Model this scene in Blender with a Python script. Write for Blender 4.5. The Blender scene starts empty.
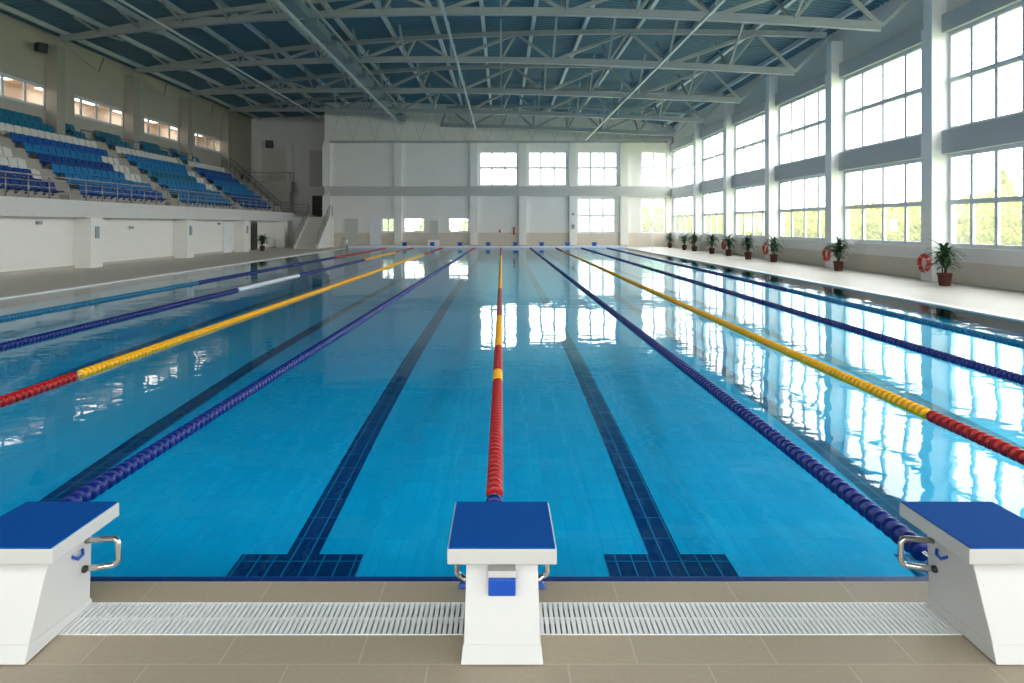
import bpy, math, random
from mathutils import Vector, Matrix
R = math.radians
random.seed(7)
SC = bpy.context.scene
COL = SC.collection
EYE = 2.2                                    # camera height above the pool deck

# ------------------------------------------------------------------ materials
def new_mat(name):
    m = bpy.data.materials.new(name); m.use_nodes = True
    nt = m.node_tree; nt.nodes.clear()
    out = nt.nodes.new('ShaderNodeOutputMaterial')
    return m, nt, out

def paint(name, col, rough=.5, metal=0.0, var=.05, scale=3.0, spec=.5, bump=0.0):
    m, nt, out = new_mat(name)
    b = nt.nodes.new('ShaderNodeBsdfPrincipled')
    tc = nt.nodes.new('ShaderNodeTexCoord')
    n = nt.nodes.new('ShaderNodeTexNoise'); n.inputs['Scale'].default_value = scale
    n.inputs['Detail'].default_value = 4
    mx = nt.nodes.new('ShaderNodeMix'); mx.data_type = 'RGBA'
    mx.inputs[6].default_value = (*[max(0, c * (1 - var)) for c in col], 1)
    mx.inputs[7].default_value = (*[min(1, c * (1 + var)) for c in col], 1)
    nt.links.new(tc.outputs['Object'], n.inputs['Vector'])
    nt.links.new(n.outputs['Fac'], mx.inputs[0])
    nt.links.new(mx.outputs[2], b.inputs['Base Color'])
    b.inputs['Roughness'].default_value = rough
    b.inputs['Metallic'].default_value = metal
    b.inputs['Specular IOR Level'].default_value = spec
    if bump:
        bn = nt.nodes.new('ShaderNodeBump'); bn.inputs['Strength'].default_value = bump
        bn.inputs['Distance'].default_value = .01
        nt.links.new(n.outputs['Fac'], bn.inputs['Height']); nt.links.new(bn.outputs['Normal'], b.inputs['Normal'])
    nt.links.new(b.outputs[0], out.inputs[0])
    return m

def tiled(name, col, grout, w, h, gap, axes='xy', rough=.4, var=.06, offset=0.5, spec=.5, shift=(0, 0)):
    """brick/tile pattern laid in the plane named by axes"""
    m, nt, out = new_mat(name)
    b = nt.nodes.new('ShaderNodeBsdfPrincipled')
    tc = nt.nodes.new('ShaderNodeTexCoord')
    sp = nt.nodes.new('ShaderNodeSeparateXYZ'); cb = nt.nodes.new('ShaderNodeCombineXYZ')
    nt.links.new(tc.outputs['Object'], sp.inputs[0])
    for k, a in enumerate(axes):
        ad = nt.nodes.new('ShaderNodeMath'); ad.operation = 'ADD'; ad.inputs[1].default_value = shift[k]
        nt.links.new(sp.outputs['xyz'.index(a)], ad.inputs[0]); nt.links.new(ad.outputs[0], cb.inputs[k])
    br = nt.nodes.new('ShaderNodeTexBrick')
    br.offset = offset; br.squash = 1
    br.inputs['Scale'].default_value = 1
    br.inputs['Brick Width'].default_value = w; br.inputs['Row Height'].default_value = h
    br.inputs['Mortar Size'].default_value = gap; br.inputs['Mortar Smooth'].default_value = .1
    br.inputs['Color1'].default_value = (*[c * (1 - var) for c in col], 1)
    br.inputs['Color2'].default_value = (*[min(1, c * (1 + var)) for c in col], 1)
    br.inputs['Mortar'].default_value = (*grout, 1)
    nt.links.new(cb.outputs[0], br.inputs['Vector'])
    n = nt.nodes.new('ShaderNodeTexNoise'); n.inputs['Scale'].default_value = 40; n.inputs['Detail'].default_value = 5
    nt.links.new(tc.outputs['Object'], n.inputs['Vector'])
    rm = nt.nodes.new('ShaderNodeMapRange'); rm.inputs[3].default_value = .9; rm.inputs[4].default_value = 1.1
    nt.links.new(n.outputs['Fac'], rm.inputs[0])
    mx = nt.nodes.new('ShaderNodeMix'); mx.data_type = 'RGBA'; mx.blend_type = 'MULTIPLY'; mx.inputs[0].default_value = 1
    nt.links.new(br.outputs['Color'], mx.inputs[6]); nt.links.new(rm.outputs[0], mx.inputs[7])
    nt.links.new(mx.outputs[2], b.inputs['Base Color'])
    b.inputs['Roughness'].default_value = rough
    b.inputs['Specular IOR Level'].default_value = spec
    nt.links.new(b.outputs[0], out.inputs[0])
    return m

def two_sided_fresnel(nt, ior):
    ge = nt.nodes.new('ShaderNodeNewGeometry')
    mr = nt.nodes.new('ShaderNodeMapRange'); mr.inputs[3].default_value = ior; mr.inputs[4].default_value = 1 / ior
    nt.links.new(ge.outputs['Backfacing'], mr.inputs[0])
    fr = nt.nodes.new('ShaderNodeFresnel'); nt.links.new(mr.outputs[0], fr.inputs['IOR'])
    return fr

def glass(name, tint=(.97, .99, 1), frost=0.0):
    m, nt, out = new_mat(name)
    t = nt.nodes.new('ShaderNodeBsdfTransparent'); t.inputs[0].default_value = (*tint, 1)
    g = nt.nodes.new('ShaderNodeBsdfGlossy'); g.inputs['Roughness'].default_value = .02
    fr = two_sided_fresnel(nt, 1.3)
    mx = nt.nodes.new('ShaderNodeMixShader')
    nt.links.new(fr.outputs[0], mx.inputs[0])
    if frost:
        tl = nt.nodes.new('ShaderNodeBsdfTranslucent'); tl.inputs[0].default_value = (.9, .92, .9, 1)
        n = nt.nodes.new('ShaderNodeTexNoise'); n.inputs['Scale'].default_value = 1.5
        rg = nt.nodes.new('ShaderNodeMapRange'); rg.inputs[3].default_value = frost * .7; rg.inputs[4].default_value = min(1, frost * 1.3)
        nt.links.new(n.outputs['Fac'], rg.inputs[0])
        m2 = nt.nodes.new('ShaderNodeMixShader'); nt.links.new(rg.outputs[0], m2.inputs[0])
        nt.links.new(t.outputs[0], m2.inputs[1]); nt.links.new(tl.outputs[0], m2.inputs[2])
        nt.links.new(m2.outputs[0], mx.inputs[1])
    else:
        nt.links.new(t.outputs[0], mx.inputs[1])
    nt.links.new(g.outputs[0], mx.inputs[2])
    nt.links.new(mx.outputs[0], out.inputs[0])
    return m

def water_mat():
    m, nt, out = new_mat('pool_water')
    tc = nt.nodes.new('ShaderNodeTexCoord')
    def noise(sx, sy, scale, detail):
        mp = nt.nodes.new('ShaderNodeMapping'); mp.inputs['Scale'].default_value = (sx, sy, 1)
        nt.links.new(tc.outputs['Object'], mp.inputs[0])
        n = nt.nodes.new('ShaderNodeTexNoise'); n.inputs['Scale'].default_value = scale; n.inputs['Detail'].default_value = detail
        n.inputs['Roughness'].default_value = .45
        nt.links.new(mp.outputs[0], n.inputs['Vector']); return n
    a = noise(1, .7, .55, 1); b = noise(1, 1.25, 2.4, 2)
    ad = nt.nodes.new('ShaderNodeMath'); ad.operation = 'MULTIPLY_ADD'
    nt.links.new(b.outputs['Fac'], ad.inputs[0]); ad.inputs[1].default_value = .20
    nt.links.new(a.outputs['Fac'], ad.inputs[2])
    bp = nt.nodes.new('ShaderNodeBump'); bp.inputs['Strength'].default_value = 1.0; bp.inputs['Distance'].default_value = WAVE
    nt.links.new(ad.outputs[0], bp.inputs['Height'])
    t = nt.nodes.new('ShaderNodeBsdfTransparent'); t.inputs[0].default_value = (.52, .95, 1, 1)
    g = nt.nodes.new('ShaderNodeBsdfGlossy'); g.inputs['Roughness'].default_value = .0
    fr = two_sided_fresnel(nt, 1.25)
    nt.links.new(bp.outputs[0], g.inputs['Normal']); nt.links.new(bp.outputs[0], fr.inputs['Normal'])
    mx = nt.nodes.new('ShaderNodeMixShader')
    nt.links.new(fr.outputs[0], mx.inputs[0]); nt.links.new(t.outputs[0], mx.inputs[1]); nt.links.new(g.outputs[0], mx.inputs[2])
    nt.links.new(mx.outputs[0], out.inputs[0])
    return m
WAVE = .015

def glow(name, col, s):
    m, nt, out = new_mat(name)
    e = nt.nodes.new('ShaderNodeEmission'); e.inputs[0].default_value = (*col, 1); e.inputs[1].default_value = s
    nt.links.new(e.outputs[0], out.inputs[0]); return m

M = {}
M['wall'] = tiled('painted_wall', (.72, .70, .65), (.69, .67, .62), 1.2, .6, .006, 'yz', .6, .012, spec=.3)
M['wall_end'] = tiled('painted_end_wall', (.80, .785, .74), (.77, .755, .71), 1.2, .6, .006, 'xz', .6, .012, spec=.3)
M['wall_left'] = tiled('dimmed_left_wall', (.43, .405, .355), (.41, .385, .335), 1.2, .6, .006, 'yz', .6, .012, spec=.3)  # dimmer light on the left side is put into this darker wall colour
M['column_left'] = tiled('left_column_shaded', (.36, .34, .30), (.33, .31, .27), 1.2, .6, .006, 'yz', .6, .012, spec=.3)  # column shade is put into the colour, darker than the wall
M['white_wall'] = tiled('white_tiled_wall', (.80, .79, .75), (.76, .75, .71), .6, .3, .005, 'yz', .45, .01, spec=.3)
M['fascia'] = tiled('fascia_tile', (.62, .62, .59), (.55, .55, .52), .6, .4, .006, 'yz', .5, .02, spec=.3)
M['column'] = tiled('column_paint', (.80, .81, .80), (.76, .77, .76), 2.0, .62, .006, 'yz', .5, .012, spec=.3)
M['spandrel'] = tiled('spandrel_panel', (.45, .48, .49), (.38, .41, .42), 1.2, .32, .006, 'yz', .55, .02, spec=.3)
M['spandrel_end'] = tiled('end_spandrel_panel', (.50, .50, .48), (.46, .46, .44), 1.2, .32, .006, 'xz', .55, .02, spec=.3)
M['wainscot'] = tiled('beige_wainscot', (.62, .575, .50), (.58, .53, .46), .6, .3, .005, 'yz', .45, .02, spec=.3)
M['wainscot_end'] = tiled('beige_end_wainscot', (.62, .56, .48), (.58, .52, .44), .6, .3, .005, 'xz', .45, .02, spec=.3)
M['sill'] = paint('sill_white', (.74, .74, .73), .4)
M['deck'] = tiled('deck_tile', (.42, .345, .255), (.50, .43, .34), .70, .27, .005, 'xy', .38, .03, spec=.35, shift=(.02, .004))
M['deck_side'] = tiled('deck_side_tile', (.56, .53, .48), (.52, .49, .44), .6, .6, .004, 'xy', .5, .02, spec=.3)
M['deck_left'] = tiled('deck_left_tile', (.76, .69, .59), (.73, .66, .56), .6, .6, .004, 'xy', .55, .02, spec=.25)  # lightened to make up for the weak grazing light on this side
M['coping'] = paint('coping_white', (.80, .80, .78), .35)
M['channel'] = paint('channel_dark', (.05, .05, .05), .6)
M['grate'] = paint('grate_plastic', (.80, .80, .80), .35)
M['pool_tile'] = tiled('pool_floor_tile', (.0, .54, .99), (.0, .46, .90), .15, .40, .006, 'xy', .3, .06, 0.0)
M['pool_line'] = tiled('pool_line_tile', (.002, .035, .19), (.0, .25, .55), .14, .40, .007, 'xy', .3, .1, 0.0)
M['pool_wall'] = tiled('pool_wall_tile', (.0, .48, .99), (.0, .36, .85), .15, .15, .006, 'xz', .3, .05, 0.0)
M['pool_edge'] = tiled('pool_edge_tile', (.003, .03, .18), (.005, .07, .3), .3, .2, .006, 'xy', .3, .05, 0.0)
M['water'] = water_mat()
M['glass'] = glass('window_glass')
M['hazy'] = glass('haze_veil_glass', (.97, .99, 1), .055)  # pale outdoor haze put into the pane as a milky veil
M['frosted'] = glass('frosted_glass', (.95, .97, .95), .75)
M['frame'] = paint('window_frame_paint', (.62, .67, .72), .35)
M['frame_white'] = paint('window_frame_white', (.82, .83, .84), .35)
M['roof'] = paint('roof_deck_metal', (.082, .185, .245), .5, 0.0, .10, .35)  # grey-blue metal, with the pool's blue bounce light added to the colour
M['steel'] = paint('truss_paint', (.36, .395, .395), .45, 0, .08, 1.5)
M['steel_light'] = paint('truss_light_paint', (.55, .60, .62), .4, 0, .06, 1.5)
M['duct'] = paint('duct_metal', (.16, .23, .27), .45, .1, .12, 1.2)
M['concrete'] = paint('terrace_concrete', (.40, .37, .33), .75, 0, .12, 2.5)
M['step_riser'] = paint('step_riser_paint', (.62, .59, .53), .6)
M['niche'] = paint('niche_paint', (.62, .59, .53), .6)
M['plaster_dark'] = paint('landing_plaster', (.46, .445, .40), .7, 0, .08, 1.5)
M['block_white'] = paint('block_fibreglass', (.53, .525, .515), .3, 0, .02, 6)
M['mat_blue'] = paint('grip_mat', (.0, .075, .34), .85, 0, .12, 160, .12, .3)
M['blue_plastic'] = paint('blue_plastic', (.005, .07, .42), .35)
M['chrome'] = paint('brushed_steel', (.62, .60, .57), .22, 1.0, .06, 30)
M['rail'] = paint('rail_steel', (.36, .34, .31), .35, .6, .06, 8)
M['rail_dark'] = paint('rail_dark_paint', (.10, .10, .10), .45)
M['door'] = paint('door_paint', (.74, .76, .80), .4)
M['door_grey'] = paint('door_grey_paint', (.55, .54, .50), .45)
M['door_dark'] = paint('door_dark_wood', (.035, .03, .027), .5)
M['black'] = paint('black_plastic', (.015, .015, .016), .5)
M['grey_box'] = paint('grey_box_plastic', (.30, .34, .36), .5)
M['red'] = paint('red_lacquer', (.45, .03, .02), .4)
M['buoy'] = paint('lifebuoy_orange_red', (.62, .03, .016), .4)
M['white_plastic'] = paint('white_plastic', (.85, .85, .84), .4)
M['pot'] = paint('terracotta_pot', (.115, .034, .024), .6)
M['soil'] = paint('soil', (.05, .035, .025), .9, 0, .3, 30)
M['leaf'] = paint('plant_leaf', (.035, .085, .035), .45, 0, .45, 4)
M['stem'] = paint('plant_stem', (.09, .07, .04), .8, 0, .2, 20)
M['tree_leaf'] = paint('tree_leaf_yellow_green', (.35, .38, .07), .7, 0, .25, .9)
M['tree_leaf_green'] = paint('tree_leaf_green', (.20, .30, .06), .7, 0, .25, .9)
M['conifer'] = paint('conifer_leaf', (.33, .40, .10), .7, 0, .25, .9)
M['bark'] = paint('tree_bark', (.16, .12, .08), .85, 0, .3, 6, bump=.5)
M['ground'] = paint('outside_lawn', (.40, .44, .20), .9, 0, .25, .5)
M['cream'] = paint('corridor_cream', (.74, .63, .53), .6, 0, .04, .8)
M['lamp'] = glow('corridor_lamp_glow', (1, .88, .75), 3.2)
for nm, c in dict(royal=(.004, .05, .25), blue=(.006, .09, .36), azure=(.008, .18, .44), teal=(.01, .155, .27), white=(.70, .69, .66)).items():
    M['seat_' + nm] = paint('seat_' + nm, c, .4, 0, .06, 3)
for nm, c in dict(blue=(.002, .016, .165), red=(.38, .008, .010), yellow=(.90, .43, .004), teal=(.01, .16, .30), white=(.75, .78, .82), mauve=(.30, .05, .06)).items():
    M['float_' + nm] = paint('float_' + nm, c, .35, 0, .05, 6, .28)

# ------------------------------------------------------------------ mesh helpers
class MB:
    def __init__(s): s.v = []; s.f = []; s.mi = []; s.cur = 0; s.smooth = []
    def add(s, verts, faces, smooth=False):
        o = len(s.v); s.v += [tuple(p) for p in verts]
        for f in faces:
            s.f.append(tuple(i + o for i in f)); s.mi.append(s.cur); s.smooth.append(smooth)
        return s
    def box(s, x0, x1, y0, y1, z0, z1):
        x0, x1 = sorted((x0, x1)); y0, y1 = sorted((y0, y1)); z0, z1 = sorted((z0, z1))
        return s.add([(x0, y0, z0), (x1, y0, z0), (x1, y1, z0), (x0, y1, z0), (x0, y0, z1), (x1, y0, z1), (x1, y1, z1), (x0, y1, z1)],
                     [(0, 3, 2, 1), (4, 5, 6, 7), (0, 1, 5, 4), (1, 2, 6, 5), (2, 3, 7, 6), (3, 0, 4, 7)])
    def hexa(s, bot, top):
        """box from four bottom and four top points, both counter-clockwise from above"""
        return s.add(list(bot) + list(top), [(0, 3, 2, 1), (4, 5, 6, 7), (0, 1, 5, 4), (1, 2, 6, 5), (2, 3, 7, 6), (3, 0, 4, 7)])
    def beam(s, p, q, w, h):
        """rectangular bar from p to q, w across, h high"""
        p = Vector(p); q = Vector(q); d = (q - p).normalized()
        up = Vector((0, 0, 1)) if abs(d.z) < .95 else Vector((1, 0, 0))
        a = d.cross(up).normalized(); b = a.cross(d).normalized()
        c = [(-w / 2, -h / 2), (w / 2, -h / 2), (w / 2, h / 2), (-w / 2, h / 2)]
        return s.add([p + a * i + b * j for i, j in c] + [q + a * i + b * j for i, j in c],
                     [(0, 1, 2, 3), (7, 6, 5, 4), (0, 4, 5, 1), (1, 5, 6, 2), (2, 6, 7, 3), (3, 7, 4, 0)])
    def tube(s, path, r, n=8, closed=False, caps=True):
        P = [Vector(p) for p in path]; rings = []; N = len(P)
        rad = r if isinstance(r, (list, tuple)) else [r] * N
        ref = None; vs = []
        for i in range(N):
            if closed: d = (P[(i + 1) % N] - P[i - 1])
            elif i == 0: d = P[1] - P[0]
            elif i == N - 1: d = P[-1] - P[-2]
            else: d = (P[i + 1] - P[i]).normalized() + (P[i] - P[i - 1]).normalized()
            d.normalize()
            if ref is None:
                ref = Vector((0, 0, 1)) if abs(d.z) < .9 else Vector((1, 0, 0))
            a = d.cross(ref).normalized(); b = a.cross(d).normalized(); ref = b
            for k in range(n):
                t = 2 * math.pi * k / n
                vs.append(P[i] + (a * math.cos(t) + b * math.sin(t)) * rad[i])
        fs = []
        for i in range(N if closed else N - 1):
            j = (i + 1) % N
            for k in range(n):
                l = (k + 1) % n
                fs.append((i * n + k, i * n + l, j * n + l, j * n + k))
        if caps and not closed:
            fs.append(tuple(range(n))[::-1]); fs.append(tuple(range((N - 1) * n, N * n)))
        return s.add(vs, fs, True)
    def lathe(s, prof, n=16, c=(0, 0, 0)):
        vs = []; fs = []
        for r, z in prof:
            for k in range(n):
                t = 2 * math.pi * k / n
                vs.append((c[0] + r * math.cos(t), c[1] + r * math.sin(t), c[2] + z))
        for i in range(len(prof) - 1):
            for k in range(n):
                l = (k + 1) % n
                fs.append((i * n + k, i * n + l, (i + 1) * n + l, (i + 1) * n + k))
        return s.add(vs, fs, True)
    def extrude(s, poly, x0, x1, axis='x'):
        """polygon (a, b) swept along an axis: x -> (a,b)=(y,z); y -> (x,z)"""
        n = len(poly)
        mk = (lambda t, a, b: (t, a, b)) if axis == 'x' else (lambda t, a, b: (a, t, b))
        vs = [mk(x0, a, b) for a, b in poly] + [mk(x1, a, b) for a, b in poly]
        fs = [tuple(range(n))[::-1], tuple(range(n, 2 * n))]
        for i in range(n):
            j = (i + 1) % n; fs.append((i, j, n + j, n + i))
        return s.add(vs, fs)
    def mesh(s, name, mats, bevel=0):
        me = bpy.data.meshes.new(name); me.from_pydata(s.v, [], s.f)
        if not isinstance(mats, (list, tuple)): mats = [mats]
        for m in mats: me.materials.append(M[m] if isinstance(m, str) else m)
        me.polygons.foreach_set('material_index', s.mi)
        me.polygons.foreach_set('use_smooth', s.smooth)
        me.update()
        return me
    def build(s, name, mats, parent=None, bevel=0):
        o = bpy.data.objects.new(name, s.mesh(name, mats)); COL.objects.link(o)
        if parent is not None: o.parent = parent
        if bevel:
            b = o.modifiers.new('bevel', 'BEVEL'); b.width = bevel; b.segments = 3; b.limit_method = 'ANGLE'; b.angle_limit = R(35)
            b.harden_normals = True
            for p in o.data.polygons: p.use_smooth = True
        return o

def tag(o, label=None, cat=None, group=None, kind=None):
    if label: o['label'] = label
    if cat: o['category'] = cat
    if group: o['group'] = group
    if kind: o['kind'] = kind
    return o
def empty(name, loc=(0, 0, 0), rz=0):
    o = bpy.data.objects.new(name, None); o.location = loc; o.rotation_euler.z = rz; o.empty_display_size = .2
    COL.objects.link(o); return o
def thing(name, label, cat, loc=(0, 0, 0), rz=0, group=None):
    return tag(empty(name, loc, rz), label, cat, group)
def copy_tree(o, parent=None):
    c = o.copy(); COL.objects.link(c)
    if parent is not None: c.parent = parent
    for ch in list(o.children): copy_tree(ch, c)
    return c
def struct(mb, name, mats, parent=None, bevel=0):
    o = mb.build(name, mats, parent, bevel)
    if parent is None: o['kind'] = 'structure'
    return o
def arc(c, r, a0, a1, n, u, v):
    c = Vector(c); u = Vector(u); v = Vector(v)
    return [c + (u * math.cos(R(a0 + (a1 - a0) * k / n)) + v * math.sin(R(a0 + (a1 - a0) * k / n))) * r for k in range(n + 1)]

# ------------------------------------------------------------------ main dimensions (metres)
POOL_L, POOL_R, POOL_N, POOL_F = -15.0, 12.0, 4.32, 68.0
WATER_Z, DEPTH = -.035, -.72
WALL_R, COL_R, GLASS_R = 17.2, 16.7, 17.42
WALL_L = -28.3                               # upper wall behind the seats
GAL = -21.0                                  # front of the seating gallery
END, REC = 71.0, 79.0                        # end wall, and the recess behind the gallery stairs
BACK = -9.0
FD = .15                                     # raised deck at the far end
RIGHT_Y = [27.2 + 8.3 * k for k in range(5)]
LEFT_Y = [43.4 + 9.05 * k for k in range(4)]
def roof(x):
    t = (x - WALL_L) / (WALL_R + .3 - WALL_L)
    return EYE + 12.0 * (1 - t) + 10.0 * t + 1.25 * 4 * t * (1 - t)

# ------------------------------------------------------------------ floor, pool, water
f = MB()
G0, G1 = 3.756, 4.074                         # drain channel in the near deck
f.box(WALL_L, WALL_R, BACK, G0, -.3, 0); f.box(WALL_L, WALL_R, G1, POOL_N, -.3, 0)
f.cur = 1; f.box(WALL_L, WALL_R, G0, G1, -.3, -.07)
f.cur = 2; f.box(POOL_R, WALL_R + .2, POOL_N, END, -.3, 0)
f.cur = 3; f.box(-23, POOL_L, POOL_N, REC, -.3, 0)
f.cur = 2; f.box(POOL_L, POOL_R, POOL_F, END, -.3, FD)
f.cur = 1
struct(f, 'floor', ['deck', 'channel', 'deck_side', 'deck_left'])
c = MB()
c.box(POOL_L - .25, POOL_L + .03, POOL_N, POOL_F, -.028, .012); c.box(POOL_R - .03, POOL_R + .25, POOL_N, POOL_F, -.028, .012)
c.box(POOL_L, POOL_R, POOL_F - .03, POOL_F + .35, -.02, FD + .015)
struct(c, 'trim_1', 'coping')
b = MB()
PROF = [(POOL_N, -.74), (6.2, -.68), (9, -.52), (13, -.38), (20, -.30), (40, -.25), (POOL_F, -.25)]
def fz(y):
    for (a, za), (c_, zc_) in zip(PROF, PROF[1:]):
        if y <= c_: return za + (zc_ - za) * (y - a) / (c_ - a)
    return PROF[-1][1]
b.add([(x, y, z) for y, z in PROF for x in (POOL_L, POOL_R)], [(2 * k, 2 * k + 1, 2 * k + 3, 2 * k + 2) for k in range(len(PROF) - 1)])
b.cur = 1
ZT = -.055
b.add([(POOL_L, POOL_N, DEPTH), (POOL_L, POOL_F, DEPTH), (POOL_R, POOL_F, DEPTH), (POOL_R, POOL_N, DEPTH),
       (POOL_L, POOL_N, .2), (POOL_L, POOL_F, .2), (POOL_R, POOL_F, .2), (POOL_R, POOL_N, .2)][:4] +
      [(POOL_L, POOL_N, ZT), (POOL_L, POOL_F, ZT), (POOL_R, POOL_F, ZT), (POOL_R, POOL_N, ZT)],
      [(0, 1, 5, 4), (1, 2, 6, 5), (2, 3, 7, 6), (3, 0, 4, 7)])
b.cur = 2                                    # dark edge tile that lines the waterline
b.box(POOL_L, POOL_R, POOL_N, POOL_N + .085, -.20, -.012)
b.cur = 1; b.box(POOL_L, POOL_R, POOL_F - .05, POOL_F, -.20, -.03)
b.cur = 3                                    # dark tile lane lines with a T at each end
LINES = [-10.6, -7.6, -4.6, -1.74, 1.42, 3.95, 6.3, 8.6]
for x in LINES:
    def slab(x0, x1, y0, y1, lift=.004):
        cuts = [y0] + [p[0] for p in PROF if y0 < p[0] < y1] + [y1]
        b.add([(x, y, fz(y) + lift) for y in cuts for x in (x0, x1)], [(2 * k, 2 * k + 1, 2 * k + 3, 2 * k + 2) for k in range(len(cuts) - 1)])
    slab(x - .14, x + .14, 6.12, 66); slab(x - .53, x + .53, 5.5, 6.12, .005); slab(x - .53, x + .53, 65.4, 66, .005)
struct(b, 'pool_basin_floor', ['pool_tile', 'pool_wall', 'pool_edge', 'pool_line'])
w = MB(); w.add([(POOL_L, POOL_N + .01, WATER_Z), (POOL_R, POOL_N + .01, WATER_Z), (POOL_R, POOL_F, WATER_Z), (POOL_L, POOL_F, WATER_Z)], [(0, 1, 2, 3)])
struct(w, 'pool_water', 'water')

# ------------------------------------------------------------------ drain grate
g = thing('drain_grate', 'white plastic slatted drain grate across the beige deck behind the starting blocks', 'drain grate', (0, (G0 + G1) / 2, 0))
m = MB(); hw = (G1 - G0) / 2
for s in (-1, 1): m.box(-9, 9, s * hw - (.006 if s > 0 else 0), s * hw + (.006 if s < 0 else 0), -.03, .004)
m.box(-9, 9, -.005, .005, -.03, .0025)
m.build('grate_frame', 'grate', g)
m = MB(); x = -8.985
while x < 9:
    m.box(x - .0100, x + .0100, -hw + .006, hw - .006, -.03, .003); x += .0295
m.build('slats', 'grate', g)

# ------------------------------------------------------------------ starting blocks
def starting_block(label, loc, rz, dx=0.0):
    t = thing('starting_block', label, 'starting block', loc, rz, 'starting blocks at the near end')
    # local origin: floor under the block's near edge, +y towards the pool
    W, L = .275, .62
    zn, zf = .578, .568
    m = MB(); th = .085
    m.hexa([(-W, 0, zn - th), (W, 0, zn - th), (W, L, zf - th), (-W, L, zf - th)], [(-W, 0, zn - .006), (W, 0, zn - .006), (W, L, zf - .006), (-W, L, zf - .006)])
    m.build('platform', 'block_white', t, .007)
    m = MB(); e = .009
    m.hexa([(-W + e, .004, zn - .008), (W - e, .004, zn - .008), (W - e, L - e, zf - .008), (-W + e, L - e, zf - .008)],
           [(-W + e, .004, zn + .001), (W - e, .004, zn + .001), (W - e, L - e, zf + .001), (-W + e, L - e, zf + .001)])
    m.build('grip_mat', 'mat_blue', t)
    p = .195; m = MB(); F = .56
    m.hexa([(dx - p, 0, .0), (dx + p, 0, .0), (dx + p, F, .0), (dx - p, F, .0)], [(dx - p + .008, .235, zn - th + .004), (dx + p - .008, .235, zn - th + .004), (dx + p - .008, L - .02, zf - th - .002), (dx - p + .008, L - .02, zf - th - .002)])
    m.build('pedestal', 'block_white', t, .006)
    m = MB(); q = .207
    m.hexa([(dx - q, -.012, 0), (dx + q, -.012, 0), (dx + q, F + .01, 0), (dx - q, F + .01, 0)], [(dx - p - .002, .034, .075), (dx + p + .002, .034, .075), (dx + p + .002, F + .008, .03), (dx - p - .002, F + .008, .03)])
    m.build('foot_flange', 'block_white', t, .004)
    if abs(dx) < .01:
      m = MB(); y0 = .095
      m.box(dx - .07, dx + .07, y0, y0 + .09, .285, .372)
      m.build('number_box', 'blue_plastic', t, .006)
      m = MB(); m.box(dx - .072, dx + .072, y0 + .02, y0 + .12, .370, .405); m.build('number_box_bracket', 'block_white', t, .003)
    for s in (-1, 1):
        h = MB(); x0, x1 = dx + s * (p - .012), s * (W - .012) if abs(dx) < .01 else dx + s * (p + .165); r = .035
        ya, yb, zl, zh = (.50, .56, .155, .305) if abs(dx) < .01 else (.50, .56, .225, .375)
        path = [Vector((x0, ya, zl)), Vector((x1 - s * r, yb - .01, zl))]
        path += arc((x1 - s * r, yb, zl + r), r, -90, 0, 6, (s, 0, 0), (0, 0, 1))[1:]
        path += arc((x1 - s * r, yb, zh - r), r, 0, 90, 6, (s, 0, 0), (0, 0, 1))
        path += [Vector((x0, ya + .03, zh))]
        h.tube(path, .0165, 10)
        ho = h.build('grab_handle', 'chrome', t)
        cpm = MB(); cpm.tube([(dx + s * (p - .02), ya, zl), (dx + s * (p + .012), ya + .004, zl)], .020, 12)
        cpm.build('handle_cap', 'black', ho)
        k = MB(); k.tube([(dx + s * (p - .01), .40, .345), (dx + s * (p + .018), .42, .322), (dx + s * (p + .02), .46, .33), (dx + s * (p + .005), .48, .35)], .009, 8)
        k.build('rope_hook', 'blue_plastic', t)
        if abs(dx) < .01:
            k = MB(); k.hexa([(s * .205, .72, -.003), (s * .265, .72, -.003), (s * .265, .78, -.003), (s * .205, .78, -.003)], [(s * .215, .73, .034), (s * .25, .73, .024), (s * .25, .77, .024), (s * .215, .77, .034)][::1])
            k.build('anchor_block', 'blue_plastic', t, .006)
    return t
starting_block('white starting block with blue top in front of the red and yellow centre rope', (-.0, 3.5, .007), 0)
starting_block('leftmost of the three white starting blocks with blue tops', (-2.525, 3.5, .007), 0, -.06)
starting_block('rightmost of the three white starting blocks with blue tops', (2.612, 3.5, .007), 0, .06)

# far end blocks
def far_block(x, label):
    t = thing('starting_block', label, 'starting block', (x, POOL_F + .1, FD + .016), 0, 'small blue starting blocks at the far end')
    m = MB(); m.hexa([(-.2, 0, 0), (.2, 0, 0), (.2, .4, 0), (-.2, .4, 0)], [(-.2, -.02, .30), (.2, -.02, .30), (.2, .3, .30), (-.2, .3, .30)])
    m.build('pedestal', 'blue_plastic', t, .01)
    m = MB(); m.hexa([(-.27, -.1, .30), (.27, -.1, .30), (.27, .4, .26), (-.27, .4, .26)], [(-.27, -.1, .37), (.27, -.1, .37), (.27, .4, .33), (-.27, .4, .33)])
    m.build('platform', 'seat_azure', t, .01)
for x, d in zip([-9.5, -6.8, -4.1, -1.35, 1.3, 3.85, 6.4, 9.0],
                ['first from the left', 'second from the left, beside the white step box', 'third from the left', 'fourth from the left, left of the centre rope', 'fifth from the left, right of the centre rope', 'sixth from the left', 'seventh from the left', 'rightmost']):
    far_block(x, 'small far end starting block, %s' % d)
m = MB(); m.box(-.55, .55, 0, .4, 0, .3); m.box(-.55, .55, .4, .8, 0, .55)
o = m.build('step_box', 'white_plastic', None, .02); o.location = (-6.8, POOL_F + 1.0, FD)
tag(o, 'white step box at the far pool end under the small grey door', 'step box')

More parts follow.
